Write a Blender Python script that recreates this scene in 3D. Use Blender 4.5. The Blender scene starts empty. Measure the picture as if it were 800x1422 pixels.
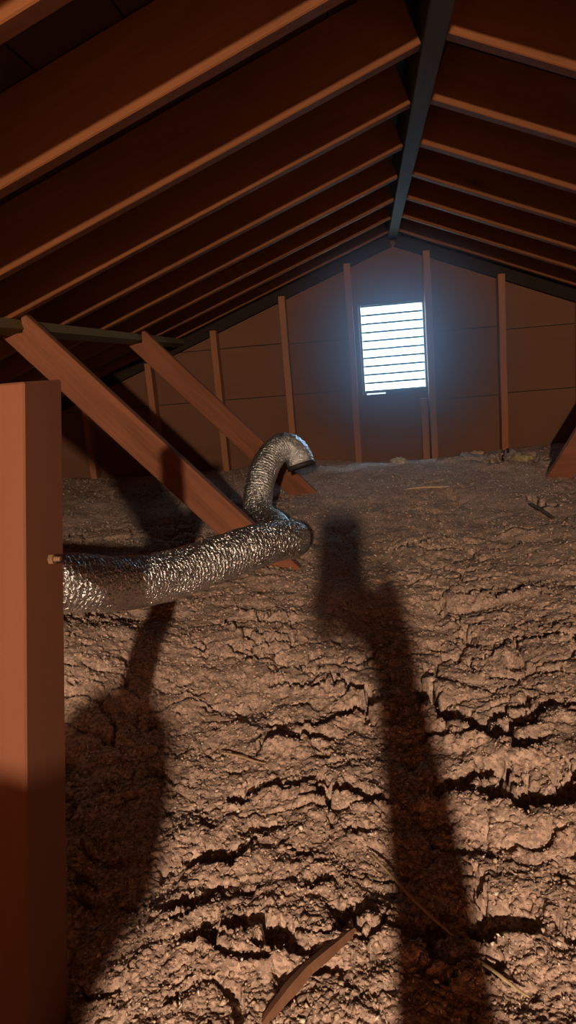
import bpy, bmesh, math, random
import numpy as np
from mathutils import Vector, Matrix

random.seed(7)
sc = bpy.context.scene
C = sc.collection
R = math.radians

# ------------------------------------------------------------------ camera
cam_data = bpy.data.cameras.new('camera')
cam = bpy.data.objects.new('camera', cam_data)
C.objects.link(cam)
cam_data.sensor_fit = 'VERTICAL'
cam_data.sensor_height = 36.0
cam_data.lens = 995.8 / 1422 * 36.0
cam_data.clip_start = 0.004
CZ = 0.9
yaw, pit, rol = 0.1234, -0.1983, -0.0845
fw = Vector((-math.sin(yaw) * math.cos(pit), math.cos(yaw) * math.cos(pit), math.sin(pit)))
rt = Vector((math.cos(yaw), math.sin(yaw), 0))
up = rt.cross(fw)
r2 = rt * math.cos(rol) + up * math.sin(rol)
u2 = -rt * math.sin(rol) + up * math.cos(rol)
m = Matrix((r2, u2, -fw)).transposed().to_4x4()
m.translation = (0, 0, CZ)
cam.matrix_world = m
sc.camera = cam

# ------------------------------------------------------------------ world, light, exposure
LAMP = Vector((0.127, -2.377, 1.434))       # bare bulb hanging under the ridge behind the camera
BULB_STRENGTH = 10700.0
BULB_COLOR = (1.0, 0.74, 0.50)
SKY_STRENGTH = 3.0
SLAT_GLOW_COLOR = (0.60, 0.86, 1.0)
SLAT_GLOW_STRENGTH = 11.0
HAZE_DENSITY = 2.7
w = bpy.data.worlds.new('sky'); sc.world = w
w.use_nodes = True
bg = w.node_tree.nodes['Background']
bg.inputs[0].default_value = (0.75, 0.9, 1.0, 1)
bg.inputs[1].default_value = SKY_STRENGTH
sc.view_settings.view_transform = 'Standard'
sc.view_settings.look = 'None'
sc.view_settings.gamma = 1.0
sc.view_settings.use_curve_mapping = False
sc.view_settings.exposure = 0.0
sc.cycles.max_bounces = 8
sc.cycles.diffuse_bounces = 4

# ------------------------------------------------------------------ attic dimensions
S = 0.406                     # 16 inch centres
XR, ZR = 0.189, 1.5946        # ridge axis, height of the rafters' lower edge at the ridge
ML, MR = 0.3713, 0.4027
YL, YR = 1.817, 1.791         # first rafter of the fit
RD = 0.145                    # rafter depth
TK = 0.040                    # lumber thickness
YS, YW = 4.30, 4.385          # stud face, sheathing face
YB = -3.3                     # rear end of the attic
XMIN, XMAX = -3.3, 3.3
def roof_z(x):
    return ZR - ML * (XR - x) if x < XR else ZR - MR * (x - XR)

# ------------------------------------------------------------------ helpers
def mesh_obj(name, verts, faces, mat=None, parent=None, smooth=False, loc=None):
    me = bpy.data.meshes.new(name)
    me.from_pydata([tuple(v) for v in verts], [], faces)
    me.update()
    o = bpy.data.objects.new(name, me); C.objects.link(o)
    if mat:
        for mm in (mat if isinstance(mat, (list, tuple)) else [mat]): me.materials.append(mm)
    if smooth:
        for p in me.polygons: p.use_smooth = True
    if parent: o.parent = parent
    if loc is not None: o.location = loc
    return o
def bm_obj(name, bm, mat=None, parent=None, smooth=False):
    bmesh.ops.recalc_face_normals(bm, faces=bm.faces)
    me = bpy.data.meshes.new(name); bm.to_mesh(me); bm.free()
    o = bpy.data.objects.new(name, me); C.objects.link(o)
    if mat:
        for mm in (mat if isinstance(mat, (list, tuple)) else [mat]): me.materials.append(mm)
    if smooth:
        for p in me.polygons: p.use_smooth = True
    if parent: o.parent = parent
    return o
def tag(o, label, cat, group=None):
    o['label'] = label; o['category'] = cat
    if group: o['group'] = group
    return o
def struct(o, label=None):
    o['kind'] = 'structure'
    if label: o['label'] = label
    return o
def empty(name, loc=(0, 0, 0)):
    o = bpy.data.objects.new(name, None); C.objects.link(o); o.location = loc
    o.empty_display_size = 0.05
    return o
def prism(bm, poly, axis_vec, bevel=0.0):
    """extrude the planar polygon (list of Vectors) along axis_vec"""
    a = [bm.verts.new(p) for p in poly]
    b = [bm.verts.new(Vector(p) + Vector(axis_vec)) for p in poly]
    n = len(poly)
    fs = [bm.faces.new(a), bm.faces.new(list(reversed(b)))]
    for i in range(n):
        fs.append(bm.faces.new([a[i], b[i], b[(i + 1) % n], a[(i + 1) % n]]))
    if bevel > 0:
        es = set()
        for f in fs:
            for e in f.edges: es.add(e)
        bmesh.ops.recalc_face_normals(bm, faces=fs)
        bmesh.ops.bevel(bm, geom=list(es), offset=bevel, segments=1, affect='EDGES')
def beam(name, a, b, wv, hv, mat, bevel=0.002, parent=None, wob=0.0):
    """board from a to b (axis), half-width vectors wv and hv, a few subdivisions so that it can be slightly crooked"""
    a, b, wv, hv = Vector(a), Vector(b), Vector(wv), Vector(hv)
    bm = bmesh.new()
    n = 8
    ring = []
    c = bevel
    wl, hl = wv.length, hv.length
    prof = [(-1, -1 + c / hl), (-1, 1 - c / hl), (-1 + c / wl, 1), (1 - c / wl, 1), (1, 1 - c / hl), (1, -1 + c / hl), (1 - c / wl, -1), (-1 + c / wl, -1)]
    for i in range(n + 1):
        t = i / n
        q = a.lerp(b, t)
        if wob: q = q + wv.normalized() * random.uniform(-wob, wob) + hv.normalized() * random.uniform(-wob, wob)
        ring.append([bm.verts.new(q + wv * p[0] + hv * p[1]) for p in prof])
    for i in range(n):
        for k in range(8):
            bm.faces.new([ring[i][k], ring[i + 1][k], ring[i + 1][(k + 1) % 8], ring[i][(k + 1) % 8]])
    bm.faces.new(ring[0]); bm.faces.new(list(reversed(ring[-1])))
    return bm_obj(name, bm, mat, parent)

# ------------------------------------------------------------------ materials
def new_mat(name):
    mt = bpy.data.materials.new(name); mt.use_nodes = True
    return mt, mt.node_tree.nodes, mt.node_tree.links, mt.node_tree.nodes['Principled BSDF']
def wood(name, dark, light, axis='Y', scale=9.0, rough=0.75, knots=True, bump=0.15):
    mt, N, Lk, P = new_mat(name)
    tc = N.new('ShaderNodeTexCoord'); mp = N.new('ShaderNodeMapping')
    st = {'X': (0.06, 1, 1), 'Y': (1, 0.06, 1), 'Z': (1, 1, 0.06)}[axis]
    mp.inputs['Scale'].default_value = st
    oi = N.new('ShaderNodeObjectInfo')
    ad = N.new('ShaderNodeVectorMath'); ad.operation = 'ADD'
    mu = N.new('ShaderNodeMath'); mu.operation = 'MULTIPLY'; mu.inputs[1].default_value = 37.0
    Lk.new(oi.outputs['Random'], mu.inputs[0])
    Lk.new(tc.outputs['Object'], ad.inputs[0]); Lk.new(mu.outputs[0], ad.inputs[1])
    Lk.new(ad.outputs[0], mp.inputs['Vector'])
    n1 = N.new('ShaderNodeTexNoise'); n1.inputs['Scale'].default_value = scale; n1.inputs['Detail'].default_value = 6; n1.inputs['Distortion'].default_value = 1.2
    n2 = N.new('ShaderNodeTexNoise'); n2.inputs['Scale'].default_value = scale * 14; n2.inputs['Detail'].default_value = 4
    Lk.new(mp.outputs[0], n1.inputs['Vector']); Lk.new(mp.outputs[0], n2.inputs['Vector'])
    n3 = N.new('ShaderNodeTexNoise'); n3.inputs['Scale'].default_value = 3.0; n3.inputs['Detail'].default_value = 3
    Lk.new(ad.outputs[0], n3.inputs['Vector'])
    mx = N.new('ShaderNodeMix'); mx.data_type = 'FLOAT'; mx.inputs['Factor'].default_value = 0.35
    Lk.new(n1.outputs['Fac'], mx.inputs['A']); Lk.new(n2.outputs['Fac'], mx.inputs['B'])
    mx2 = N.new('ShaderNodeMix'); mx2.data_type = 'FLOAT'; mx2.inputs['Factor'].default_value = 0.3
    Lk.new(mx.outputs['Result'], mx2.inputs['A']); Lk.new(n3.outputs['Fac'], mx2.inputs['B'])
    cr = N.new('ShaderNodeValToRGB')
    cr.color_ramp.elements[0].position = 0.32; cr.color_ramp.elements[0].color = (*dark, 1)
    cr.color_ramp.elements[1].position = 0.68; cr.color_ramp.elements[1].color = (*light, 1)
    Lk.new(mx2.outputs['Result'], cr.inputs['Fac'])
    out = cr.outputs['Color']
    if knots:
        vo = N.new('ShaderNodeTexVoronoi'); vo.inputs['Scale'].default_value = 3.2
        mp2 = N.new('ShaderNodeMapping'); mp2.inputs['Scale'].default_value = tuple(0.5 if v < 0.5 else 1.4 for v in st)
        Lk.new(ad.outputs[0], mp2.inputs['Vector']); Lk.new(mp2.outputs[0], vo.inputs['Vector'])
        kr = N.new('ShaderNodeValToRGB')
        kr.color_ramp.elements[0].position = 0.02; kr.color_ramp.elements[0].color = (0.25, 0.2, 0.2, 1)
        kr.color_ramp.elements[1].position = 0.09; kr.color_ramp.elements[1].color = (1, 1, 1, 1)
        Lk.new(vo.outputs['Distance'], kr.inputs['Fac'])
        mm = N.new('ShaderNodeMix'); mm.data_type = 'RGBA'; mm.blend_type = 'MULTIPLY'; mm.inputs['Factor'].default_value = 0.8
        Lk.new(out, mm.inputs['A']); Lk.new(kr.outputs['Color'], mm.inputs['B'])
        out = mm.outputs['Result']
    Lk.new(out, P.inputs['Base Color'])
    P.inputs['Roughness'].default_value = rough
    P.inputs['Specular IOR Level'].default_value = 0.25
    bp = N.new('ShaderNodeBump'); bp.inputs['Strength'].default_value = bump; bp.inputs['Distance'].default_value = 0.003
    Lk.new(mx.outputs['Result'], bp.inputs['Height']); Lk.new(bp.outputs[0], P.inputs['Normal'])
    return mt
def plain(name, col, rough=0.6, metal=0.0, noise=0.15, nscale=20.0):
    mt, N, Lk, P = new_mat(name)
    tc = N.new('ShaderNodeTexCoord')
    n1 = N.new('ShaderNodeTexNoise'); n1.inputs['Scale'].default_value = nscale; n1.inputs['Detail'].default_value = 4
    Lk.new(tc.outputs['Object'], n1.inputs['Vector'])
    cr = N.new('ShaderNodeValToRGB')
    cr.color_ramp.elements[0].position = 0.3; cr.color_ramp.elements[0].color = (*[c * (1 - noise) for c in col], 1)
    cr.color_ramp.elements[1].position = 0.7; cr.color_ramp.elements[1].color = (*[min(1, c * (1 + noise)) for c in col], 1)
    Lk.new(n1.outputs['Fac'], cr.inputs['Fac']); Lk.new(cr.outputs['Color'], P.inputs['Base Color'])
    P.inputs['Roughness'].default_value = rough; P.inputs['Metallic'].default_value = metal
    return mt
def emit(name, col, strength):
    mt, N, Lk, P = new_mat(name)
    P.inputs['Base Color'].default_value = (*col, 1)
    P.inputs['Emission Color'].default_value = (*col, 1)
    P.inputs['Emission Strength'].default_value = strength
    return mt

M = {}
M['rafter'] = wood('rafter_wood', (0.135, 0.045, 0.015), (0.245, 0.088, 0.030), 'X')
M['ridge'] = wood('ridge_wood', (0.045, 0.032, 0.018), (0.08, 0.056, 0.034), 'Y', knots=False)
M['brace'] = wood('brace_wood', (0.14, 0.047, 0.024), (0.32, 0.120, 0.062), 'X', bump=0.3)
M['post'] = wood('post_wood', (0.195, 0.071, 0.038), (0.225, 0.086, 0.047), 'Z', knots=False, bump=0.06)
M['stud'] = wood('stud_wood', (0.27, 0.11, 0.052), (0.37, 0.16, 0.078), 'Z')
M['sheath'] = wood('sheathing_board', (0.145, 0.064, 0.037), (0.185, 0.083, 0.048), 'X', scale=5, knots=False, bump=0.08)
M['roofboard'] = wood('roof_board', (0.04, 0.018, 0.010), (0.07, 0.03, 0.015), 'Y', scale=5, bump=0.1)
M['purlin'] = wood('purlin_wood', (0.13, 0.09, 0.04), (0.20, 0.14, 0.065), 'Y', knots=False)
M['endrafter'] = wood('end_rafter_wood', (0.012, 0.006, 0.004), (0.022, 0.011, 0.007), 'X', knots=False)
M['deck'] = wood('deck_plywood', (0.22, 0.12, 0.06), (0.32, 0.19, 0.10), 'Y', scale=4)
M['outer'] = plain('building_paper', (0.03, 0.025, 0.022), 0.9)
M['drywall'] = plain('drywall', (0.5, 0.47, 0.42), 0.9)

# ------------------------------------------------------------------ floor, walls, ceiling
def slab(name, poly, vec, mat, parent=None, bevel=0):
    bm = bmesh.new(); prism(bm, [Vector(p) for p in poly], vec, bevel)
    return bm_obj(name, bm, mat, parent)
floor = struct(slab('floor', [(XMIN, YB, -0.10), (XMAX, YB, -0.10), (XMAX, 4.5, -0.10), (XMIN, 4.5, -0.10)], (0, 0, -0.05), M['drywall']), 'flat drywall ceiling below the insulation')
for k in range(6):      # plywood deck sheets behind the insulation edge
    x0 = -1.22 * 1.5 + (k % 3) * 1.22; y0 = -2.95 + (k // 3) * 1.62
    slab('deck_sheet', [(x0 + .002, y0 + .002, -0.08), (x0 + 1.218, y0 + .002, -0.08), (x0 + 1.218, y0 + 1.616, -0.08), (x0 + .002, y0 + 1.616, -0.08)], (0, 0, -0.018), M['deck'], floor)

# roof: outer skin as the ceiling, its boards as parts
def roof_pts(x, dz): return roof_z(x) + dz
t_out = RD + 0.024
bm = bmesh.new()
for (x0, x1) in ((XMIN, XR), (XR, XMAX)):
    prism(bm, [Vector((x0, YB, roof_z(x0) + t_out * 1.075)), Vector((x1, YB, roof_z(x1) + t_out * 1.075)), Vector((x1, YB, roof_z(x1) + t_out * 1.075 + .04)), Vector((x0, YB, roof_z(x0) + t_out * 1.075 + .04))], (0, 4.6 - YB, 0))
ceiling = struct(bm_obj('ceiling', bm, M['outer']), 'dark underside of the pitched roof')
for side in (-1, 1):
    mm = ML if side < 0 else MR
    ln = math.sqrt(1 + mm * mm)
    d = Vector((side / ln, 0, -mm / ln)); nrm = Vector((side * mm / ln, 0, 1 / ln))
    bw = 0.184
    for k in range(19):
        p0 = Vector((XR, 0, ZR)) + nrm * (RD + 0.001) + d * (0.004 + k * (bw + 0.004))
        p1 = p0 + d * bw
        if abs(p1.x) > 3.28: break
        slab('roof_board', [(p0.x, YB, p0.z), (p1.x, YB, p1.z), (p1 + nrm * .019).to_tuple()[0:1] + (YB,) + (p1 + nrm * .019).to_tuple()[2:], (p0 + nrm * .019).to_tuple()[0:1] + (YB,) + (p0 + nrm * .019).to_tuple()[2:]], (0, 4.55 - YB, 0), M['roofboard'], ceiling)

# gable wall with the vent opening
VX0, VX1, VZ0, VZ1 = -0.030, 0.352, 0.695, 1.222       # opening for the vent
def clip(poly, a, b, c):
    out = []
    for i in range(len(poly)):
        p, q = poly[i], poly[(i + 1) % len(poly)]
        fp, fq = a * p[0] + b * p[1] + c, a * q[0] + b * q[1] + c
        if fp <= 0: out.append(p)
        if (fp < 0 < fq) or (fq < 0 < fp):
            t = fp / (fp - fq); out.append((p[0] + t * (q[0] - p[0]), p[1] + t * (q[1] - p[1])))
    return out
def under_roof(x0, x1, z0, z1, off):
    p = [(x0, z0), (x1, z0), (x1, z1), (x0, z1)]
    p = clip(p, -ML, 1, -(ZR - ML * XR) - off)
    if len(p) >= 3: p = clip(p, MR, 1, -(ZR + MR * XR) - off)
    return p
bm = bmesh.new()
for (x0, x1, z0, z1) in ((XMIN, VX0, -0.1, 2), (VX1, XMAX, -0.1, 2), (VX0, VX1, -0.1, VZ0), (VX0, VX1, VZ1, 2)):
    p = under_roof(x0, x1, z0, z1, 0.19)
    prism(bm, [Vector((q[0], YW + 0.022, q[1])) for q in p], (0, 0.06, 0))
wall = struct(bm_obj('wall_gable', bm, M['outer']), 'brown board-sheathed gable end wall with studs')
secs = [(-3.2, -2.14, (0.735, 1.041)), (-2.136, -0.470, (0.735, 1.043)), (-0.466, 0.362, (0.735, 1.036)), (0.366, 0.777, (0.640, 1.033)), (0.781, 3.2, (0.648, 1.01))]
for (x0, x1, zs) in secs:
    zz = [0.0, *zs, 1.75]
    for z0, z1 in zip(zz[:-1], zz[1:]):
        rects = [(x0, x1, z0 + 0.0025, z1 - 0.0025)]
        if x0 < 0.1 < x1:
            rects = []
            for (a0, a1, b0, b1) in ((x0, VX0, z0, z1), (VX1, x1, z0, z1), (VX0, VX1, z0, min(z1, VZ0)), (VX0, VX1, max(z0, VZ1), z1)):
                if a1 - a0 > 0.005 and b1 - b0 > 0.02: rects.append((a0 + 0.0008, a1 - 0.0008, b0 + 0.0025, b1 - 0.0025))
        for rc in rects:
            p = under_roof(*rc, -0.035 if abs(x0) < 2.0 else -0.03)
            if len(p) < 3: continue
            dy = random.uniform(0, 0.003)
            slab('sheathing_board', [(q[0], YW + dy, q[1]) for q in p], (0, 0.018, 0), M['sheath'], wall)
# rear wall behind the camera and low eaves boards close the attic
rw = struct(slab('wall_rear', [(q[0], YB, q[1]) for q in under_roof(XMIN, XMAX, -0.1, 2, 0.19)], (0, -0.06, 0), M['sheath']), 'plain rear gable wall')
for nm, xx, tt in (('wall_left', XMIN, -0.05), ('wall_right', XMAX, 0.05)):
    struct(slab(nm, [(xx, YB, -0.1), (xx, 4.45, -0.1), (xx, 4.45, roof_z(xx) + 0.2), (xx, YB, roof_z(xx) + 0.2)], (tt, 0, 0), M['sheath']), 'low eaves wall under the ' + nm[5:] + ' roof slope')

# ------------------------------------------------------------------ ridge, rafters
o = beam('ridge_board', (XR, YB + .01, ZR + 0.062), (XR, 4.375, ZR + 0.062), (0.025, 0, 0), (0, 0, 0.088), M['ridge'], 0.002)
tag(o, 'long dark ridge board running along the peak of the roof', 'ridge board')
ORD = ['first', 'second', 'third', 'fourth', 'fifth', 'sixth', 'seventh', 'eighth', 'ninth', 'tenth', 'eleventh', 'twelfth', 'thirteenth', 'fourteenth', 'fifteenth', 'sixteenth', 'seventeenth', 'eighteenth', 'nineteenth', 'twentieth']
for side in (-1, 1):
    mm = ML if side < 0 else MR
    ln = math.sqrt(1 + mm * mm)
    d = Vector((side / ln, 0, -mm / ln)); nrm = Vector((side * mm / ln, 0, 1 / ln))
    y0 = YL if side < 0 else YR
    jit = {0: 0.012, 1: -0.006} if side < 0 else {}
    for n in range(6, -13, -1):
        y = y0 + n * S + jit.get(n, 0)
        if y < YB + 0.05: break
        a = Vector((XR + side * 0.0255, y, ZR - mm * 0.0255)) + nrm * (RD / 2)
        xe = 3.2
        b = a + d * ((xe - abs(a.x)) * ln if side > 0 else (xe + a.x) * ln)
        # the rafter is made in its own frame (x along the rafter) so that the grain follows it
        L = (b - a).length
        o = beam('rafter', (0, 0, 0), (L, 0, 0), (0, TK / 2, 0), (0, 0, RD / 2), M['rafter'], 0.0025, None, 0.0012)
        zax = nrm; xax = d; yax = zax.cross(xax)
        mt4 = Matrix((xax, yax, zax)).transposed().to_4x4(); mt4.translation = a
        o.matrix_world = mt4
        k = 6 - n
        tag(o, f'{"left" if side < 0 else "right"} roof slope rafter, {ORD[k]} counting from the gable wall with the vent', 'rafter', 'rafters of the ' + ('left' if side < 0 else 'right') + ' roof slope')
    # dark end rafter against the gable
    a = Vector((XR + side * 0.012, YS + 0.06, ZR - mm * 0.012 - 0.05)) + nrm * 0.06
    L = (3.1 - side * a.x) * ln
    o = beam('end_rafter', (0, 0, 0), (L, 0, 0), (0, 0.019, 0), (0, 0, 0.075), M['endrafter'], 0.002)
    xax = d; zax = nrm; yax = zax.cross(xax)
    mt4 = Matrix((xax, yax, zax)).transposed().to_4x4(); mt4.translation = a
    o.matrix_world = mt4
    tag(o, f'dark end rafter lying against the gable wall, {"left" if side < 0 else "right"} of the peak', 'rafter', 'end rafters')

# ------------------------------------------------------------------ gable studs
studs = [(-1.741, 'far left gable stud showing just under the near brace'), (-1.312, 'short gable stud between the two left braces at the purlin end'),
         (-0.892, 'gable stud crossed by the far left brace'), (-0.468, 'gable stud behind the bend of the silver duct'),
         (-0.079, 'gable stud along the left edge of the louvred vent'), (0.371, 'tall gable stud along the right edge of the louvred vent'),
         (0.779, 'gable stud standing alone right of the vent'), (1.215, 'rightmost gable stud at the frame edge'), (-2.15, 'outermost left gable stud in the dark eaves'), (1.63, 'gable stud beyond the right brace near the eaves')]
for x, lab in studs:
    zt = roof_z(x) - 0.036 - 0.02 * 0.4
    o = beam('wall_stud', (0, 0, 0), (0, 0, zt - 0.0), (0.019, 0, 0), (0, 0.0415, 0), M['stud'], 0.002, None, 0.001)
    o.location = (x, YS + 0.0425, 0.0)
    tag(o, lab, 'stud', 'studs of the gable wall')
o = beam('cripple_stud', (0, 0, 0), (0, 0, 0.655), (0.019, 0, 0), (0, 0.038, 0), M['stud'], 0.002)
o.location = (0.322, YS + 0.046, 0.0)
tag(o, 'short doubled stud below the right corner of the vent', 'stud')

# ------------------------------------------------------------------ purlins
for side in (-1, 1):
    mm = ML if side < 0 else MR
    ln = math.sqrt(1 + mm * mm)
    d = Vector((side / ln, 0, -mm / ln)); nrm = Vector((side * mm / ln, 0, 1 / ln))
    xi = -1.084 if side < 0 else 1.44
    c = Vector((xi, 0, roof_z(xi))) - nrm * 0.0190 + d * 0.026
    o = beam('purlin', (c.x, YB + .02, c.z), (c.x, 4.35, c.z), d * 0.026, nrm * 0.017, M['purlin'], 0.002)
    tag(o, ('grey-brown purlin under the left rafters, resting on the braces' if side < 0 else 'purlin under the right rafters, carried by the right brace'), 'purlin')

# ------------------------------------------------------------------ braces
def brace(name, y, pts, label, lean=0.0):
    """board cut to the polygon pts (x, z) in a plane of constant y"""
    cx, cz = pts[0]
    a = Vector((pts[0][0] - pts[-1][0], 0, pts[0][1] - pts[-1][1]))
    bm = bmesh.new()
    ang = math.atan2(-(pts[2][1] - pts[1][1]), (pts[2][0] - pts[1][0]))
    loc = [Vector(((p[0] - cx) * math.cos(ang) - (p[1] - cz) * math.sin(ang), 0, (p[0] - cx) * math.sin(ang) + (p[1] - cz) * math.cos(ang))) for p in pts]
    prism(bm, loc, (0, 0.038, 0), 0.0022)
    o = bm_obj(name, bm, M['brace'])
    o.location = (cx, y, cz); o.rotation_euler = (lean, ang, 0)
    return tag(o, label, 'brace', 'diagonal roof braces')
def brace_poly(xt, zt, xb, zb, wd, notch=True):
    # upper edge from (xt,zt) to (xb,zb); board width wd measured down-left
    dx, dz = xb - xt, zb - zt; l = math.hypot(dx, dz); nx, nz = dz / l, -dx / l     # points down-left for a board falling to the right
    return [(xt - 0.014, zt - 0.001), (xt, zt), (xb, zb), (xb + nx * wd, zb + nz * wd), (xt + nx * wd - 0.012, zt + nz * wd + 0.010), (xt - 0.016, zt - 0.056)]
brace('diagonal_brace', 2.25, brace_poly(-1.064, 1.135, -0.02, 0.00, 0.106), 'nearer left diagonal brace rising from the insulation behind the silver duct')
brace('diagonal_brace', 3.49, brace_poly(-1.060, 1.133, -0.02, 0.00, 0.106), 'farther left diagonal brace, crossing in front of the gable studs')
sl = 1.55
xb0, zb0 = 0.814 - 0.19, -0.03
pts = [(0.814 - 0.02 + (1.055 - 0.267) / sl, 1.055), (0.814 + (z := 0.0) - 0.172, 0.0), (0.814 - 0.172 + 0.125, 0.0), (0.814 - 0.02 + (1.055 - 0.267) / sl + 0.125, 1.055)]
bm = bmesh.new(); prism(bm, [Vector((p[0], 0, p[1])) for p in pts], (0, 0.038, 0), 0.0022)
o = bm_obj('diagonal_brace', bm, M['brace']); o.location = (0, 3.49, 0)
tag(o, 'right diagonal brace cut off by the right picture edge', 'brace', 'diagonal roof braces')

# ------------------------------------------------------------------ leaning post on the left
post = empty('support_post', (-0.391, 0.80, 0.909))
lean = math.atan2(0.80 - 0.60, 0.909 - 0.242)
bm = bmesh.new(); prism(bm, [Vector((-0.038, 0, 0)), Vector((-0.038, 0.093, 0.093 * math.tan(lean))), Vector((-0.038, 0.093, -1.04)), Vector((-0.038, 0, -1.04))], (0.038, 0, 0), 0.0022)
bm_obj('post_board', bm, M['post'], post)
bm = bmesh.new()
bmesh.ops.create_cone(bm, cap_ends=True, segments=6, radius1=0.0062, radius2=0.0062, depth=0.006, matrix=Matrix.Translation((0.004, 0.055, -0.203)) @ Matrix.Rotation(R(90), 4, 'Y'))
bmesh.ops.create_cone(bm, cap_ends=True, segments=12, radius1=0.0034, radius2=0.0030, depth=0.010, matrix=Matrix.Translation((0.010, 0.055, -0.203)) @ Matrix.Rotation(R(90), 4, 'Y'))
bm_obj('bolt', bm, plain('bolt_brass', (0.24, 0.14, 0.08), 0.6, 0.2), post)['label'] = 'small pale bolt sticking out of the post'
post.rotation_euler = (-lean, 0, R(-2))
tag(post, 'reddish-brown leaning wooden post in the left foreground with a bolt', 'post')

bm = bmesh.new()
prism(bm, [Vector(p) for p in ((-0.436, 0, 0.735), (-0.436, 0, 0.59), (-0.975, 0, 1.13), (-0.905, 0, 1.185), (-0.88, 0, 1.19))], (0, 0.038, 0), 0.002)
o = bm_obj('diagonal_brace', bm, M['brace']); o.location = (0, 0.86, 0)
tag(o, 'diagonal brace bolted to the back of the leaning post, outside the left picture edge', 'brace', 'diagonal roof braces')

# ------------------------------------------------------------------ louvred vent
vent = empty('gable_vent', (0.161, YW, VZ0))
vw, vh = VX1 - VX0, VZ1 - VZ0
mat_slat = emit('emissive_white_slat', SLAT_GLOW_COLOR, SLAT_GLOW_STRENGTH)  # slats emit by themselves, standing in for daylight through the louvres
mat_lip = plain('slat_lip_paint', (0.16, 0.26, 0.30), 0.6)
mat_frame = plain('vent_frame_paint', (0.12, 0.11, 0.10), 0.6)
def lbox(bm, x0, x1, y0, y1, z0, z1):
    bmesh.ops.create_cube(bm, size=1, matrix=Matrix.Translation(((x0 + x1) / 2, (y0 + y1) / 2, (z0 + z1) / 2)) @ Matrix.Diagonal((x1 - x0, y1 - y0, z1 - z0, 1)))
hw = vw / 2
for (x0, x1, z0, z1) in ((-hw + .001, -hw + .014, 0.012, vh - 0.002), (hw - .010, hw - .001, 0.012, vh - .002), (-hw + .015, hw - .011, vh - 0.016, vh - 0.007), (-hw + .115, hw - .011, vh - 0.0065, vh - 0.0005), (-hw + .015, hw - .011, 0.012, 0.022), (-hw + .135, hw - .001, 0.001, 0.0115), (-hw + .001, -hw + .022, 0.001, 0.0115)):
    bm = bmesh.new(); lbox(bm, x0, x1, -0.012, 0.075, z0, z1); bm_obj('frame_rail', bm, mat_frame, vent)
NS = 10
pitch = (vh - 0.036) / NS
slat_me = None
for k in range(NS):
    bm = bmesh.new()
    z0 = 0.023 + k * pitch
    xa, xb = -hw + .016, hw - .012
    # inner edge low, outer edge high, so that each slat hides the sky behind it
    poly = [Vector((xa, 0.012, z0 + 0.003)), Vector((xa, 0.0145, z0 + 0.002)), Vector((xa, 0.058, z0 + pitch + 0.006)), Vector((xa, 0.0555, z0 + pitch + 0.007))]
    prism(bm, poly, (xb - xa, 0, 0))
    sl_o = bm_obj('slat', bm, mat_slat, vent)
    bm = bmesh.new(); lbox(bm, xa, xb, 0.006, 0.0115, z0 - 0.0065, z0 + 0.0055)
    bm_obj('slat_lip', bm, mat_lip, sl_o)
tag(vent, 'bright white louvred gable vent with slats emitting in place of daylight', 'vent')

# ------------------------------------------------------------------ loose insulation
def _hash(ix, iy, s):
    h = (ix.astype(np.int64) * 374761393 + iy.astype(np.int64) * 668265263 + s * 1274126177) & 0xFFFFFFFF
    h = ((h ^ (h >> 13)) * 1274126177) & 0xFFFFFFFF
    h = ((h ^ (h >> 16)) * 2246822519) & 0xFFFFFFFF
    return ((h ^ (h >> 15)) & 0xFFFFFF).astype(np.float64) / 0xFFFFFF
def vnoise(x, y, s=0):
    ix, iy = np.floor(x), np.floor(y); fx, fy = x - ix, y - iy
    ux, uy = fx * fx * fx * (fx * (fx * 6 - 15) + 10), fy * fy * fy * (fy * (fy * 6 - 15) + 10)
    def g(a, b):
        t = _hash(ix + a, iy + b, s) * 2 * np.pi
        return np.cos(t) * (fx - a) + np.sin(t) * (fy - b)
    n0 = g(0, 0) * (1 - ux) + g(1, 0) * ux
    n1 = g(0, 1) * (1 - ux) + g(1, 1) * ux
    return (n0 * (1 - uy) + n1 * uy) * 1.45
def fbm(x, y, s=0, o=4, gain=0.5):
    r = np.zeros_like(x); a = 1.0
    for k in range(o):
        r += a * vnoise(x, y, s + k * 17); x = x * 2.03 + 5.2; y = y * 2.03 + 1.7; a *= gain
    return r
def worley(x, y, s=0):
    ix, iy = np.floor(x), np.floor(y)
    f1 = np.full_like(x, 9.0); f2 = np.full_like(x, 9.0); idv = np.zeros_like(x)
    for a in (-1, 0, 1):
        for b in (-1, 0, 1):
            cx, cy = ix + a, iy + b
            d = np.hypot(cx + _hash(cx, cy, s) - x, cy + _hash(cx, cy, s + 9) - y)
            m1 = d < f1
            f2 = np.where(m1, f1, np.minimum(f2, d)); idv = np.where(m1, _hash(cx, cy, s + 23), idv); f1 = np.where(m1, d, f1)
    return f1, f2, idv
def sstep(a, b, t):
    t = np.clip((t - a) / (b - a), 0, 1); return t * t * (3 - 2 * t)
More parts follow.
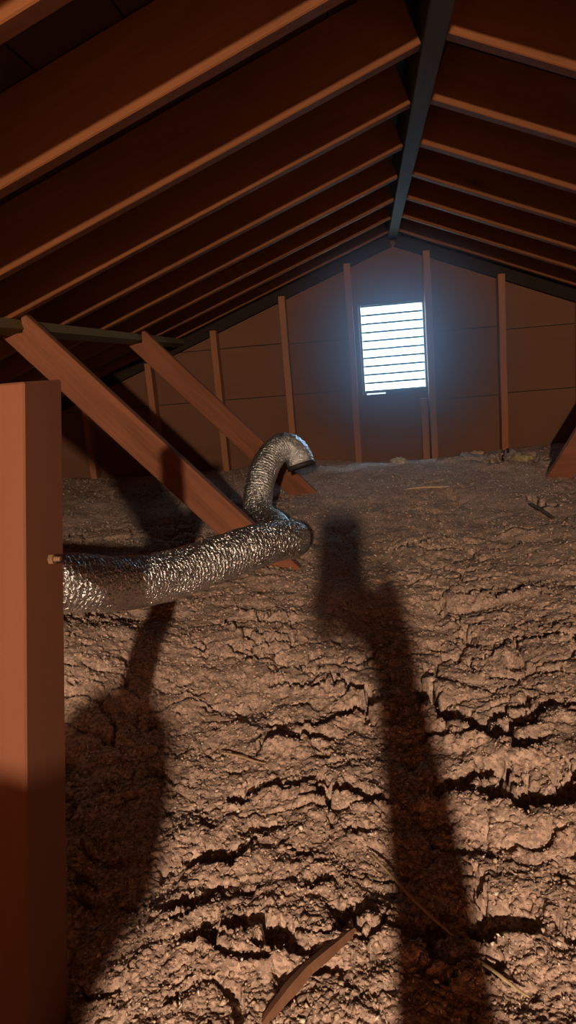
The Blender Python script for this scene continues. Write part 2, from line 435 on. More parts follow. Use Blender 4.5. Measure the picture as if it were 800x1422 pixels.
CRACKS = [
([(-0.104,1.46),(-0.054,1.397),(0.004,1.354),(0.067,1.334)],0.018,0.05),
([(-0.14,1.272),(-0.096,1.298),(-0.061,1.325),(-0.01,1.366)],0.02,0.05),
([(0.062,1.459),(0.091,1.36),(0.116,1.306),(0.15,1.254),(0.19,1.198),(0.223,1.166)],0.028,0.07),
([(0.206,1.22),(0.255,1.269),(0.308,1.317)],0.022,0.05),
([(0.194,1.297),(0.234,1.334),(0.275,1.35)],0.012,0.04),
([(0.171,1.029),(0.215,1.005),(0.279,1.028),(0.347,1.04)],0.04,0.07),
([(0.079,1.042),(0.118,1.085),(0.173,1.103)],0.022,0.05),
([(0.028,1.267),(0.08,1.241),(0.14,1.204)],0.014,0.04),
([(0.097,0.787),(0.12,0.796),(0.137,0.785)],0.03,0.05),
([(-0.014,0.783),(0.02,0.761),(0.048,0.739),(0.084,0.73)],0.02,0.05),
([(-0.243,0.738),(-0.224,0.747),(-0.195,0.759),(-0.157,0.753),(-0.144,0.72)],0.018,0.05),
([(-0.235,0.734),(-0.204,0.711),(-0.176,0.71)],0.014,0.04),
([(-0.283,0.798),(-0.266,0.807),(-0.256,0.83)],0.02,0.045),
([(-0.272,0.904),(-0.243,0.892),(-0.224,0.907)],0.022,0.05),
([(-0.213,0.934),(-0.197,0.947)],0.01,0.03),
([(-0.195,1.054),(-0.148,1.064),(-0.111,1.048)],0.014,0.04),
([(-0.121,1.022),(-0.064,1.044),(-0.029,1.029)],0.012,0.04),
([(-0.051,0.788),(-0.068,0.77)],0.02,0.04),
([(-0.222,1.217),(-0.172,1.197),(-0.133,1.214)],0.016,0.05),
([(-0.235,1.447),(-0.17,1.427),(-0.124,1.44)],0.013,0.04),
([(-0.433,1.754),(-0.334,1.674),(-0.233,1.665)],0.009,0.035),
([(-0.38,1.838),(-0.305,1.799),(-0.23,1.831)],0.008,0.03),
([(-0.365,1.593),(-0.308,1.563),(-0.25,1.584)],0.01,0.035),
([(0.222,1.943),(0.256,1.976),(0.278,1.947)],0.022,0.05),
([(0.298,1.932),(0.349,1.943),(0.43,1.988)],0.02,0.05),
([(0.051,2.416),(0.128,2.469),(0.176,2.542)],0.012,0.04),
([(0.442,2.577),(0.502,2.629),(0.554,2.572)],0.014,0.04),
([(0.661,3.128),(0.684,2.912),(0.739,2.964)],0.02,0.05),
([(0.156,1.971),(0.201,1.772),(0.209,1.641)],0.008,0.03),
([(0.19,1.567),(0.26,1.598),(0.323,1.671)],0.008,0.03),
([(0.347,1.629),(0.404,1.663),(0.443,1.628)],0.012,0.04),
([(0.35,4.275),(0.425,4.01),(0.507,4.196)],0.04,0.08),
([(0.564,3.901),(0.634,3.759),(0.73,4.087)],0.04,0.08),
([(0.73,4.087),(0.854,4.028),(0.887,3.768)],0.035,0.06),
([(-0.785,1.742),(-0.741,1.706)],0.02,0.04),
([(-0.253,1.042),(-0.235,1.079)],0.01,0.04),
([(-0.124,0.838),(-0.09,0.845)],0.012,0.03),
]
def base_height(x, y):
    h = 0.2 + 0.045 * sstep(0.8, 2.0, y) + 0.065 * sstep(1.8, 4.3, y)
    h = h + 0.10 * np.exp(-(((x + 0.85) / 0.35) ** 2 + ((y - 1.5) / 0.28) ** 2))
    h = h + 0.035 * vnoise(x * 1.1 + 3.1, y * 1.1, 5) * sstep(0.7, 1.6, y)
    h = h - 0.05 * sstep(-0.25, -0.45, x) * sstep(0.9, 0.55, y)
    return h
def height(x, y, detail=True):
    far = sstep(1.8, 3.6, y)
    h = base_height(x, y)
    wx = x + 0.035 * fbm(x * 7, y * 7, 11, 3); wy = y + 0.035 * fbm(x * 7 + 40, y * 7, 12, 3)
    h += 0.018 * fbm(x * 3.3, y * 3.3, 21, 4) * (1 - 0.35 * far)
    # clumps, wider than deep
    f1, f2, idv = worley(wx * 7.0, wy * 9.0, 31)
    h += (0.012 * (0.5 - f1) + 0.007 * (idv - 0.5)) * (1 - 0.6 * far)
    e = f2 - f1
    mask = sstep(0.05, 0.30, vnoise(x * 2.3 + 9, y * 2.3, 41))
    h -= 0.032 * (1 - sstep(0.01, 0.07, e)) * mask * (1 - 0.5 * far)
    g1, g2, gid = worley((wx + 0.008 * fbm(x * 40, y * 40, 13, 2)) * 24, (wy + 0.008 * fbm(x * 40 + 9, y * 40, 14, 2)) * 27, 51)
    h += (0.006 * (0.5 - g1) + 0.004 * (gid - 0.5)) * (1 - 0.4 * far)
    pit = fbm(wx * 15, wy * 21, 55, 4, 0.55)
    h -= 0.026 * sstep(0.47, 0.62, pit) * (1 - sstep(1.2, 2.2, y) * 0.85)
    # thin meandering fissures running mostly across the slope
    q = vnoise(wx * 4.2, wy * 8.5, 61); mk = sstep(0.10, 0.45, vnoise(x * 3.1, y * 3.1 + 7, 62))
    h -= (0.012 + 0.008 * sstep(1.0, 1.6, y)) * (1 - sstep(0.0, 0.045, np.abs(q))) * mk * (1 - 0.3 * far)
    # the larger crevices
    jx = x + 0.016 * fbm(x * 24, y * 24, 71, 5, 0.6); jy = y + 0.016 * fbm(x * 24 + 5, y * 24, 72, 5, 0.6)
    for pl, wd, dp in CRACKS:
        pl = np.array(pl)
        if pl[:, 1].mean() < 0.86: dp *= 0.62; wd *= 0.85
        pl = pl; pad = 0.12
        sel = np.nonzero((x > pl[:, 0].min() - pad) & (x < pl[:, 0].max() + pad) & (y > pl[:, 1].min() - pad) & (y < pl[:, 1].max() + pad))
        if len(sel[0]) == 0: continue
        X, Y = jx[sel], jy[sel]; dm = np.full_like(X, 9.0); beyond = np.zeros(len(X))
        for a, b in zip(pl[:-1], pl[1:]):
            ab = b - a; t = np.clip(((X - a[0]) * ab[0] + (Y - a[1]) * ab[1]) / (ab @ ab), 0, 1)
            dd = np.hypot(X - a[0] - t * ab[0], Y - a[1] - t * ab[1])
            beyond = np.where(dd < dm, sstep(-0.85, 0.85, (Y - a[1] - t * ab[1]) / (dd + 0.004)), beyond); dm = np.minimum(dm, dd)
        wv = wd * (0.8 + 1.9 * beyond) * (0.75 + 0.8 * vnoise(X * 22, Y * 22, 81))
        h[sel] += (1 - beyond) * 0.30 * dp * (1 - sstep(0.6, 3.0, dm / wd))
        h[sel] -= 1.75 * dp * (1 - sstep(0.0, 1.0, dm / np.maximum(wv, 0.003)))
    if detail:
        k1, k2, kid = worley(x * 85 + 2 * fbm(x * 60, y * 60, 15, 2), y * 85, 91)
        h += (0.0030 * (0.5 - k1) + 0.0032 * (kid - 0.5)) * (1 - 0.8 * far)
        h += 0.0022 * fbm(x * 190, y * 190, 95, 2) * (1 - 0.7 * far)
    return h
ys = [0.40]
while ys[-1] < 4.395: ys.append(ys[-1] + 0.0034 * ys[-1] ** 1.35)
ys = np.array(ys); ys[-1] = 4.40
nc = 560
s_in = np.linspace(-1, 1, nc)
s_out = 1 + np.cumsum(0.004 * 1.14 ** np.arange(34)); s_out = (s_out - 1) / (s_out[-1] - 1)
Yg = np.repeat(ys[:, None], nc + 68, 1)
W = 0.40 + 0.50 * ys; xc = -0.09 * ys
Xi = xc[:, None] + W[:, None] * s_in[None, :]
XL = (xc - W)[:, None] + ((XMIN + 0.01) - (xc - W))[:, None] * s_out[None, ::-1]
XRr = (xc + W)[:, None] + ((XMAX - 0.01) - (xc + W))[:, None] * s_out[None, :]
Xg = np.concatenate([XL, Xi, XRr], 1)
Zg = height(Xg, Yg)
# never above the rafters at the eaves; a falling front edge behind the camera
lim = np.where(Xg < XR, ZR - ML * (XR - Xg), ZR - MR * (Xg - XR)) - 0.02
Zg = np.minimum(Zg, lim)
Zg = np.maximum(Zg, -0.06)
# crumbly overhangs: push points sideways too
zz_ = Zg * 60
dx = 0.004 * fbm(Xg * 34 + zz_, Yg * 34 - zz_, 101, 4, 0.6); dy = 0.004 * fbm(Xg * 34 + 50 - zz_, Yg * 34 + zz_, 102, 4, 0.6)
fade = sstep(0.42, 0.6, Yg) * (1 - sstep(4.2, 4.35, Yg)) * (np.abs(Xg) < 3.0)
Xd, Yd = Xg + dx * fade, Yg + dy * fade
nr, ncol = Xg.shape
co = np.stack([Xd, Yd, Zg], -1).reshape(-1, 3)
skirt = np.stack([Xg[0], np.full(ncol, 0.34), np.full(ncol, -0.079)], -1)
co = np.concatenate([co, skirt], 0)
idx = np.arange(nr * ncol).reshape(nr, ncol)
quads = np.stack([idx[:-1, :-1], idx[:-1, 1:], idx[1:, 1:], idx[1:, :-1]], -1).reshape(-1, 4)
sk = np.arange(nr * ncol, nr * ncol + ncol)
quads = np.concatenate([quads, np.stack([sk[:-1], sk[1:], idx[0, 1:], idx[0, :-1]], -1)], 0)
me = bpy.data.meshes.new('insulation')
me.vertices.add(len(co)); me.vertices.foreach_set('co', co.ravel().astype(np.float32))
me.loops.add(quads.size); me.loops.foreach_set('vertex_index', quads.ravel().astype(np.int32))
me.polygons.add(len(quads)); me.polygons.foreach_set('loop_start', np.arange(0, quads.size, 4, dtype=np.int32))
me.update(calc_edges=True)
insul = bpy.data.objects.new('loose_insulation', me); C.objects.link(insul)
insul['kind'] = 'stuff'
tag(insul, 'loose brown crumbly fill insulation covering the attic floor', 'insulation')
mt, N, Lk, P = new_mat('loose_fill')
tc = N.new('ShaderNodeTexCoord')
n1 = N.new('ShaderNodeTexNoise'); n1.inputs['Scale'].default_value = 6; n1.inputs['Detail'].default_value = 8; n1.inputs['Roughness'].default_value = 0.65
n2 = N.new('ShaderNodeTexVoronoi'); n2.inputs['Scale'].default_value = 210
n3 = N.new('ShaderNodeTexNoise'); n3.inputs['Scale'].default_value = 320; n3.inputs['Detail'].default_value = 3
for n in (n1, n2, n3): Lk.new(tc.outputs['Object'], n.inputs['Vector'])
c1 = N.new('ShaderNodeValToRGB')
c1.color_ramp.elements[0].position = 0.3; c1.color_ramp.elements[0].color = (0.40, 0.290, 0.248, 1)
c1.color_ramp.elements[1].position = 0.7; c1.color_ramp.elements[1].color = (0.57, 0.420, 0.362, 1)
Lk.new(n1.outputs['Fac'], c1.inputs['Fac'])
hs = N.new('ShaderNodeSeparateColor'); Lk.new(n2.outputs['Color'], hs.inputs[0])
c2 = N.new('ShaderNodeValToRGB')
c2.color_ramp.elements[0].position = 0.0; c2.color_ramp.elements[0].color = (0.50, 0.46, 0.43, 1)
c2.color_ramp.elements[1].position = 1.0; c2.color_ramp.elements[1].color = (1.40, 1.38, 1.32, 1)
Lk.new(hs.outputs[0], c2.inputs['Fac'])
mx = N.new('ShaderNodeMix'); mx.data_type = 'RGBA'; mx.blend_type = 'MULTIPLY'; mx.inputs['Factor'].default_value = 0.8
Lk.new(c1.outputs['Color'], mx.inputs['A']); Lk.new(c2.outputs['Color'], mx.inputs['B'])
Lk.new(mx.outputs['Result'], P.inputs['Base Color'])
P.inputs['Roughness'].default_value = 0.95; P.inputs['Specular IOR Level'].default_value = 0.1
bp = N.new('ShaderNodeBump'); bp.inputs['Strength'].default_value = 0.5; bp.inputs['Distance'].default_value = 0.003
Lk.new(n3.outputs['Fac'], bp.inputs['Height']); Lk.new(bp.outputs[0], P.inputs['Normal'])
me.materials.append(mt)

# rounded lumps that the fill is made of (uncountable: one part)
rng = np.random.default_rng(11)
tb = bmesh.new(); bmesh.ops.create_icosphere(tb, subdivisions=1, radius=1)
iv = np.array([tuple(v.co) for v in tb.verts]); iff = np.array([[v.index for v in f.verts] for f in tb.faces]); tb.free()
NL = 52000
ly = 0.42 * (4.34 / 0.42) ** rng.random(NL)
lx = -0.09 * ly + (rng.random(NL) * 2 - 1) * (0.34 + 0.50 * ly)
lz = height(lx, ly, False)
lr = (0.0016 + 0.0044 * rng.random(NL) ** 2.4) * (0.80 + 0.36 * ly) * (1 - 0.45 * sstep(2.0, 3.2, ly))
lv = iv[None] * (1 + 0.28 * rng.normal(size=(NL, len(iv), 1))) * (0.75 + 0.5 * rng.random((NL, 1, 3))) * lr[:, None, None]
lv[..., 2] *= 0.8
lv += np.stack([lx, ly, lz - lr * (0.10 + 0.45 * rng.random(NL))], -1)[:, None, :]
lf = (iff[None] + (np.arange(NL) * len(iv))[:, None, None]).reshape(-1, 3)
lme = bpy.data.meshes.new('lumps')
lme.vertices.add(NL * len(iv)); lme.vertices.foreach_set('co', lv.ravel().astype(np.float32))
lme.loops.add(lf.size); lme.loops.foreach_set('vertex_index', lf.ravel().astype(np.int32))
lme.polygons.add(len(lf)); lme.polygons.foreach_set('loop_start', np.arange(0, lf.size, 3, dtype=np.int32))
lme.polygons.foreach_set('use_smooth', np.ones(len(lf), bool))
lme.update(calc_edges=True); lme.materials.append(mt)
o = bpy.data.objects.new('lumps', lme); C.objects.link(o); o.parent = insul; o['kind'] = 'stuff'

# crumbs and pale flecks lying on the fill (uncountable: one part)
rng = np.random.default_rng(3)
NCH = 62000
cy = 0.45 * (4.3 / 0.45) ** (rng.random(NCH) ** 1.9)
cx = -0.09 * cy + (rng.random(NCH) * 2 - 1) * (0.30 + 0.46 * cy)
cz = height(cx, cy)
sz = (0.0010 + 0.0022 * rng.random(NCH) ** 3 + 0.0022 * (rng.random(NCH) > 0.985)) * (0.85 + 0.2 * cy)
octv = np.array([(1, 0, 0), (-1, 0, 0), (0, 1, 0), (0, -1, 0), (0, 0, 1), (0, 0, -1)], float)
octf = np.array([(0, 2, 4), (2, 1, 4), (1, 3, 4), (3, 0, 4), (2, 0, 5), (1, 2, 5), (3, 1, 5), (0, 3, 5)])
stretch = 0.4 + rng.random((NCH, 1, 3)) * 1.5; stretch[..., 2] *= 0.45
v = octv[None] * stretch * sz[:, None, None]
qa = rng.normal(size=(NCH, 4)); qa /= np.linalg.norm(qa, axis=1, keepdims=True)
w_, x_, y_, z_ = qa.T
Rm = np.stack([1 - 2 * (y_ * y_ + z_ * z_), 2 * (x_ * y_ - z_ * w_), 2 * (x_ * z_ + y_ * w_), 2 * (x_ * y_ + z_ * w_), 1 - 2 * (x_ * x_ + z_ * z_), 2 * (y_ * z_ - x_ * w_), 2 * (x_ * z_ - y_ * w_), 2 * (y_ * z_ + x_ * w_), 1 - 2 * (x_ * x_ + y_ * y_)], -1).reshape(-1, 3, 3)
v = np.einsum('nij,nkj->nki', Rm, v) + np.stack([cx, cy, cz + sz * 0.2], -1)[:, None, :]
fc = (octf[None] + (np.arange(NCH) * 6)[:, None, None]).reshape(-1, 3)
me = bpy.data.meshes.new('crumbs')
me.vertices.add(NCH * 6); me.vertices.foreach_set('co', v.ravel().astype(np.float32))
me.loops.add(fc.size); me.loops.foreach_set('vertex_index', fc.ravel().astype(np.int32))
me.polygons.add(len(fc)); me.polygons.foreach_set('loop_start', np.arange(0, fc.size, 3, dtype=np.int32))
pick = rng.random(NCH)
mi = np.where(pick < 0.58, 0, np.where(pick < 0.92, 1, 2))
me.polygons.foreach_set('material_index', np.repeat(mi, 8).astype(np.int32))
me.update(calc_edges=True)
for nm, col in (('crumb_brown', (0.42, 0.29, 0.22)), ('crumb_tan', (0.66, 0.49, 0.37)), ('crumb_pale', (0.86, 0.77, 0.68))):
    me.materials.append(plain(nm, col, 0.42))
o = bpy.data.objects.new('crumbs', me); C.objects.link(o); o.parent = insul; o['kind'] = 'stuff'

# ------------------------------------------------------------------ sticks and straws
def ground(x, y):
    return float(height(np.array([x]), np.array([y]), False)[0])
def stick(name, pts, r0, mat, label, cat, flat=1.0, lift=0.004, sides=8, smooth=True):
    """splinter of wood through the ground points pts [(x, y)], tapering, with a flat cross-section"""
    n = 14
    P2 = [Vector((p[0], p[1], 0)) for p in pts]
    path = []
    for i in range(n + 1):
        t = i / n * (len(P2) - 1); k = min(int(t), len(P2) - 2)
        q = P2[k].lerp(P2[k + 1], t - k); path.append(q)
    zs = [ground(q.x, q.y) for q in path]
    # a stiff line resting on the high spots
    a = max(zs[:5]); b = max(zs[-5:])
    off = max(0, max(z_ - (a + (b - a) * i / n) for i, z_ in enumerate(zs)) * 0.6)
    bm = bmesh.new(); rings = []
    for i, q in enumerate(path):
        t = i / n
        z_ = a + (b - a) * t + off + lift + 0.002 * math.sin(t * 5)
        tang = (path[min(i + 1, n)] - path[max(i - 1, 0)]).normalized(); sd = Vector((-tang.y, tang.x, 0))
        rr = r0 * (0.55 + 0.6 * math.sin(math.pi * (0.12 + 0.8 * t))) * random.uniform(0.9, 1.1)
        if i in (0, n): rr *= 0.45
        rings.append([bm.verts.new(Vector((q.x, q.y, z_)) + sd * rr * math.cos(2 * math.pi * k / sides) + Vector((0, 0, 1)) * rr * flat * math.sin(2 * math.pi * k / sides)) for k in range(sides)])
    for i in range(n):
        for k in range(sides): bm.faces.new([rings[i][k], rings[i][(k + 1) % sides], rings[i + 1][(k + 1) % sides], rings[i + 1][k]])
    bm.faces.new(rings[0]); bm.faces.new(list(reversed(rings[-1])))
    return tag(bm_obj(name, bm, mat, None, smooth), label, cat)
m_stick = wood('splinter_wood', (0.16, 0.075, 0.045), (0.30, 0.15, 0.09), 'Y', scale=20, knots=False)
m_straw = plain('straw', (0.50, 0.34, 0.20), 0.7)
m_pale = plain('pale_straw', (0.62, 0.47, 0.28), 0.7)
stick('wood_splinter', [(-0.152, 0.632), (-0.108, 0.695), (-0.055, 0.752)], 0.0085, m_stick, 'thick reddish wood splinter lying in the insulation at the bottom', 'stick', 0.45, 0.004, 4, False)
stick('straw', [(-0.041, 0.915), (0.015, 0.826), (0.064, 0.767)], 0.0021, m_straw, 'long brown straw lying across the arm shadow', 'straw', 0.7, 0.010)
stick('straw', [(0.082, 0.745), (0.136, 0.684)], 0.0021, m_pale, 'short pale straw at the lower right beside the arm shadow', 'straw', 0.7, 0.010)
stick('straw', [(-0.312, 1.186), (-0.217, 1.133)], 0.0020, m_straw, 'thin straw on the lit insulation left of the phone shadow', 'straw', 0.7, 0.008)
stick('straw', [(0.151, 3.343), (0.348, 3.332)], 0.0045, m_pale, 'pale straw on the far insulation below the vent', 'straw', 0.7)
stick('twig', [(0.630, 2.98), (0.668, 2.72)], 0.0075, plain('dark_twig', (0.10, 0.07, 0.03), 0.8), 'dark greenish twig near the right edge before the right brace', 'twig', 0.8, 0.008)

# tufts of old batt by the gable wall
def tuft(x, y, r, col, label, seed):
    bm = bmesh.new(); bmesh.ops.create_icosphere(bm, subdivisions=4, radius=1)
    vs = np.array([tuple(v.co) for v in bm.verts])
    dsp = 1 + 0.35 * fbm(vs[:, 0] * 1.7 + vs[:, 2] * 1.3 + seed, vs[:, 1] * 1.7 - vs[:, 2], seed, 4) + 0.10 * fbm(vs[:, 0] * 7 + vs[:, 2] * 5, vs[:, 1] * 7 - vs[:, 2] * 4, seed + 3, 3)
    for v_, d_ in zip(bm.verts, dsp): v_.co = Vector((v_.co.x * r * d_, v_.co.y * r * 0.8 * d_, v_.co.z * r * 0.55 * d_))
    o = bm_obj('insulation_tuft', bm, plain('tuft_' + str(seed), col, 0.95, 0, 0.3, 60), None, True)
    o.location = (x, y, ground(x, y) + r * 0.05)
    return tag(o, label, 'tuft', 'tufts by the gable wall')
tuft(0.78, 3.86, 0.055, (0.36, 0.28, 0.15), 'yellowish batt tuft beside the foot of the right brace', 3)
tuft(0.70, 4.12, 0.045, (0.30, 0.23, 0.13), 'olive-brown batt tuft near the stud right of the vent', 5)
tuft(0.15, 4.15, 0.05, (0.40, 0.29, 0.19), 'tan batt tuft on the insulation below the vent', 8)
tuft(0.60, 4.20, 0.04, (0.42, 0.31, 0.20), 'small tan batt tuft against the gable between two studs', 11)

# ------------------------------------------------------------------ flexible foil duct
DD = 0.118
duct_pts = [(-0.98, 1.00, 0.612), (-0.845, 1.107, 0.590), (-0.747, 1.165, 0.565), (-0.661, 1.228, 0.541), (-0.601, 1.300, 0.521), (-0.552, 1.394, 0.487), (-0.512, 1.490, 0.463), (-0.463, 1.590, 0.449),
            (-0.397, 1.690, 0.449), (-0.330, 1.795, 0.447), (-0.286, 1.905, 0.434), (-0.256, 2.010, 0.414),
            (-0.260, 2.105, 0.388), (-0.292, 2.215, 0.363), (-0.338, 2.385, 0.350), (-0.385, 2.545, 0.345), (-0.438, 2.66, 0.352), (-0.456, 2.735, 0.392), (-0.449, 2.785, 0.452), (-0.431, 2.84, 0.512),
            (-0.404, 2.90, 0.556), (-0.366, 2.945, 0.579), (-0.328, 2.965, 0.566), (-0.305, 2.965, 0.530), (-0.296, 2.96, 0.497)]
def catmull(pts, n):
    pts = [np.array(p) for p in pts]; out = []
    pts = [2 * pts[0] - pts[1]] + pts + [2 * pts[-1] - pts[-2]]
    for i in range(1, len(pts) - 2):
        for k in range(n):
            t = k / n; p0, p1, p2, p3 = pts[i - 1:i + 3]
            out.append(0.5 * ((2 * p1) + (-p0 + p2) * t + (2 * p0 - 5 * p1 + 4 * p2 - p3) * t * t + (-p0 + 3 * p1 - 3 * p2 + p3) * t ** 3))
    out.append(pts[-2]); return np.array(out)
pth = catmull(duct_pts, 60)
seg = np.r_[0, np.cumsum(np.linalg.norm(np.diff(pth, axis=0), axis=1))]
STEP = 0.0021
sl_ = np.arange(0, seg[-1], STEP)
pth = np.stack([np.interp(sl_, seg, pth[:, k]) for k in range(3)], -1)
tan = np.gradient(pth, axis=0); tan /= np.linalg.norm(tan, axis=1, keepdims=True)
NR = 88
up_ = np.array([0, 0, 1.0]); nrmv = []
n0 = up_ - tan[0] * (up_ @ tan[0]); n0 /= np.linalg.norm(n0)
for t in tan:
    n0 = n0 - t * (n0 @ t); n0 /= np.linalg.norm(n0); nrmv.append(n0)
nrmv = np.array(nrmv); bin_ = np.cross(tan, nrmv)
th = np.linspace(0, 2 * np.pi, NR, endpoint=False)
SS, TT = np.meshgrid(sl_, th, indexing='ij')
ph = SS / 0.0115 * 2 * np.pi + TT                      # spiral wire
cx_, cy_ = np.cos(TT) * 3.0, np.sin(TT) * 3.0
corr = 0.0022 * (np.abs(np.cos(ph / 2)) ** 1.5 - 0.5)
crk = 0.0016 * fbm(SS * 150 + 2 * cx_, cy_ * 2.4 + SS * 60, 201, 3) + 0.0022 * fbm(SS * 22 + cx_, cy_ + 4, 203, 2)
rad = DD / 2 - 0.002 + corr + crk
ring = pth[:, None, :] + rad[..., None] * (np.cos(TT)[..., None] * nrmv[:, None, :] + np.sin(TT)[..., None] * bin_[:, None, :])
rin = pth[:, None, :] + (DD / 2 - 0.008) * (np.cos(TT)[..., None] * nrmv[:, None, :] + np.sin(TT)[..., None] * bin_[:, None, :])
rin = rin[::4]
vo_ = ring.reshape(-1, 3); vi_ = rin.reshape(-1, 3)
def tube_faces(nr_, off, flip):
    a = np.arange(nr_ * NR).reshape(nr_, NR) + off; b = np.roll(a, -1, 1)
    f = np.stack([a[:-1], a[1:], b[1:], b[:-1]], -1) if flip else np.stack([a[:-1], b[:-1], b[1:], a[1:]], -1)
    return f.reshape(-1, 4).tolist(), a, b
f1_, a1, b1 = tube_faces(len(ring), 0, False)
f2_, a2, b2 = tube_faces(len(rin), len(vo_), True)
caps = []
for k in range(NR):
    caps.append([int(a1[0, k]), int(a2[0, k]), int(b2[0, k]), int(b1[0, k])])
    caps.append([int(a1[-1, k]), int(b1[-1, k]), int(b2[-1, k]), int(a2[-1, k])])
mt, N, Lk, P = new_mat('crinkled_foil')
tc = N.new('ShaderNodeTexCoord')
n1 = N.new('ShaderNodeTexNoise'); n1.inputs['Scale'].default_value = 150; n1.inputs['Detail'].default_value = 3; n1.inputs['Distortion'].default_value = 0.6
Lk.new(tc.outputs['Object'], n1.inputs['Vector'])
bp = N.new('ShaderNodeBump'); bp.inputs['Strength'].default_value = 1.0; bp.inputs['Distance'].default_value = 0.0075
Lk.new(n1.outputs['Fac'], bp.inputs['Height']); Lk.new(bp.outputs[0], P.inputs['Normal'])
P.inputs['Base Color'].default_value = (0.86, 0.86, 0.90, 1); P.inputs['Metallic'].default_value = 1.0; P.inputs['Roughness'].default_value = 0.31
duct = mesh_obj('flexible_duct', np.concatenate([vo_, vi_], 0).tolist(), f1_ + f2_ + caps, mt, None, True)
tag(duct, 'crinkled silver foil flexible duct lying behind the post and bending upward', 'duct')
# dark collar on the open end
ce = pth[-1]; te = Vector(tan[-1])
bm = bmesh.new()
prof_ = [(DD / 2 - 0.003, -0.006), (DD / 2 + 0.001, -0.006), (DD / 2 + 0.001, 0.012), (DD / 2 - 0.003, 0.012)]
rings = []
for k in range(40):
    a = 2 * math.pi * k / 40
    d_ = Vector(nrmv[-1]) * math.cos(a) + Vector(bin_[-1]) * math.sin(a)
    rings.append([bm.verts.new(Vector(ce) + d_ * r_ + te * h_) for r_, h_ in prof_])
for k in range(40):
    for j in range(4): bm.faces.new([rings[k][j], rings[k][(j + 1) % 4], rings[(k + 1) % 40][(j + 1) % 4], rings[(k + 1) % 40][j]])
bm_obj('end_collar', bm, plain('dark_collar', (0.03, 0.028, 0.028), 0.6), duct, True)['label'] = 'dark open end of the duct'

# ------------------------------------------------------------------ hanging bulb (the light of the attic)
lamp = empty('pendant_bulb', LAMP)
mat_bulb = emit('bulb_glow', BULB_COLOR, BULB_STRENGTH)
bm = bmesh.new(); bmesh.ops.create_icosphere(bm, subdivisions=2, radius=0.035)
for v_ in bm.verts:
    if v_.co.z > 0.012: v_.co.x *= 1 - (v_.co.z - 0.012) * 16; v_.co.y *= 1 - (v_.co.z - 0.012) * 16; v_.co.z *= 1.25
bm_obj('bulb', bm, mat_bulb, lamp, True)
bm = bmesh.new()
bmesh.ops.create_cone(bm, cap_ends=True, segments=20, radius1=0.019, radius2=0.014, depth=0.045, matrix=Matrix.Translation((0, 0, 0.066)))
bm_obj('socket', bm, plain('socket_black', (0.02, 0.02, 0.02), 0.5), lamp)
bm = bmesh.new()
zt = roof_z(LAMP.x) - LAMP.z + 0.02
bmesh.ops.create_cone(bm, cap_ends=True, segments=10, radius1=0.0035, radius2=0.0035, depth=zt - 0.084, matrix=Matrix.Translation((0, 0, (zt + 0.084) / 2)))
bm_obj('cord', bm, plain('cord_black', (0.02, 0.02, 0.02), 0.6), lamp)
tag(lamp, 'bare light bulb hanging on a short cord behind the camera', 'lamp')

# ------------------------------------------------------------------ person behind the camera with the phone (their shadow falls into the picture)
def hull_limb(bm, p0, r0, p1, r1, d0=None, d1=None):
    """tapered limb: convex hull of two ellipsoids"""
    t = bmesh.new()
    for p, r in ((p0, r0), (p1, r1)):
        rr = r if isinstance(r, tuple) else (r, r)
        bmesh.ops.create_uvsphere(t, u_segments=16, v_segments=10, radius=1, matrix=Matrix.Translation(p) @ Matrix.Diagonal((rr[0], rr[1], (rr[0] + rr[1]) / 2, 1)))
    res = bmesh.ops.convex_hull(t, input=t.verts)
    bmesh.ops.delete(t, geom=[v for v in t.verts if not v.link_faces], context='VERTS')
    inner = [g for g in res['geom_interior'] if isinstance(g, bmesh.types.BMVert) and g.is_valid]
    if inner: bmesh.ops.delete(t, geom=inner, context='VERTS')
    me_ = bpy.data.meshes.new('tmp_limb'); t.to_mesh(me_); t.free(); bm.from_mesh(me_); bpy.data.meshes.remove(me_)
def rel(a, b, c): return tuple(Vector((0, 0, CZ)) + r2 * a + u2 * b - fw * c)     # right, up, behind the lens
J = {
    'pelvis': ((-0.23, -0.62, 0.07), (0.15, 0.11)), 'waist': ((-0.23, -0.62, 0.22), (0.135, 0.10)), 'chest': ((-0.23, -0.57, 0.38), (0.155, 0.11)),
    'throat': ((-0.235, -0.47, 0.505), 0.075), 'neck': ((-0.24, -0.42, 0.56), 0.052), 'skull': ((-0.245, -0.360, 0.63), 0.05),
    'shoulder_r': ((-0.085, -0.46, 0.455), 0.062), 'upper_r': ((-0.02, -0.30, 0.43), 0.050), 'elbow_r': ((0.062, -0.13, 0.43), 0.048), 'fore_r': ((0.068, -0.075, 0.56), 0.040), 'wrist_r': ((0.066, -0.045, 0.70), 0.033), 'palm_r': ((0.058, -0.040, 0.745), (0.042, 0.018)), 'palm2_r': ((0.052, -0.037, 0.785), (0.040, 0.015)),
    'shoulder_l': ((-0.385, -0.52, 0.45), 0.062), 'elbow_l': ((-0.47, -0.40, 0.22), 0.046), 'wrist_l': ((-0.44, -0.19, 0.155), 0.030), 'palm_l': ((-0.435, -0.12, 0.150), (0.034, 0.018)),
    'hip_r': ((-0.12, -0.55, 0.045), 0.085), 'knee_r': ((0.13, -0.24, 0.055), 0.062), 'ankle_r': ((-0.16, -0.12, -0.03), 0.042), 'toe_r': ((-0.30, -0.14, -0.035), 0.036),
    'hip_l': ((-0.34, -0.55, 0.045), 0.085), 'knee_l': ((-0.55, -0.22, 0.055), 0.062), 'ankle_l': ((-0.27, -0.02, -0.03), 0.042), 'toe_l': ((-0.13, 0.03, -0.035), 0.036),
}
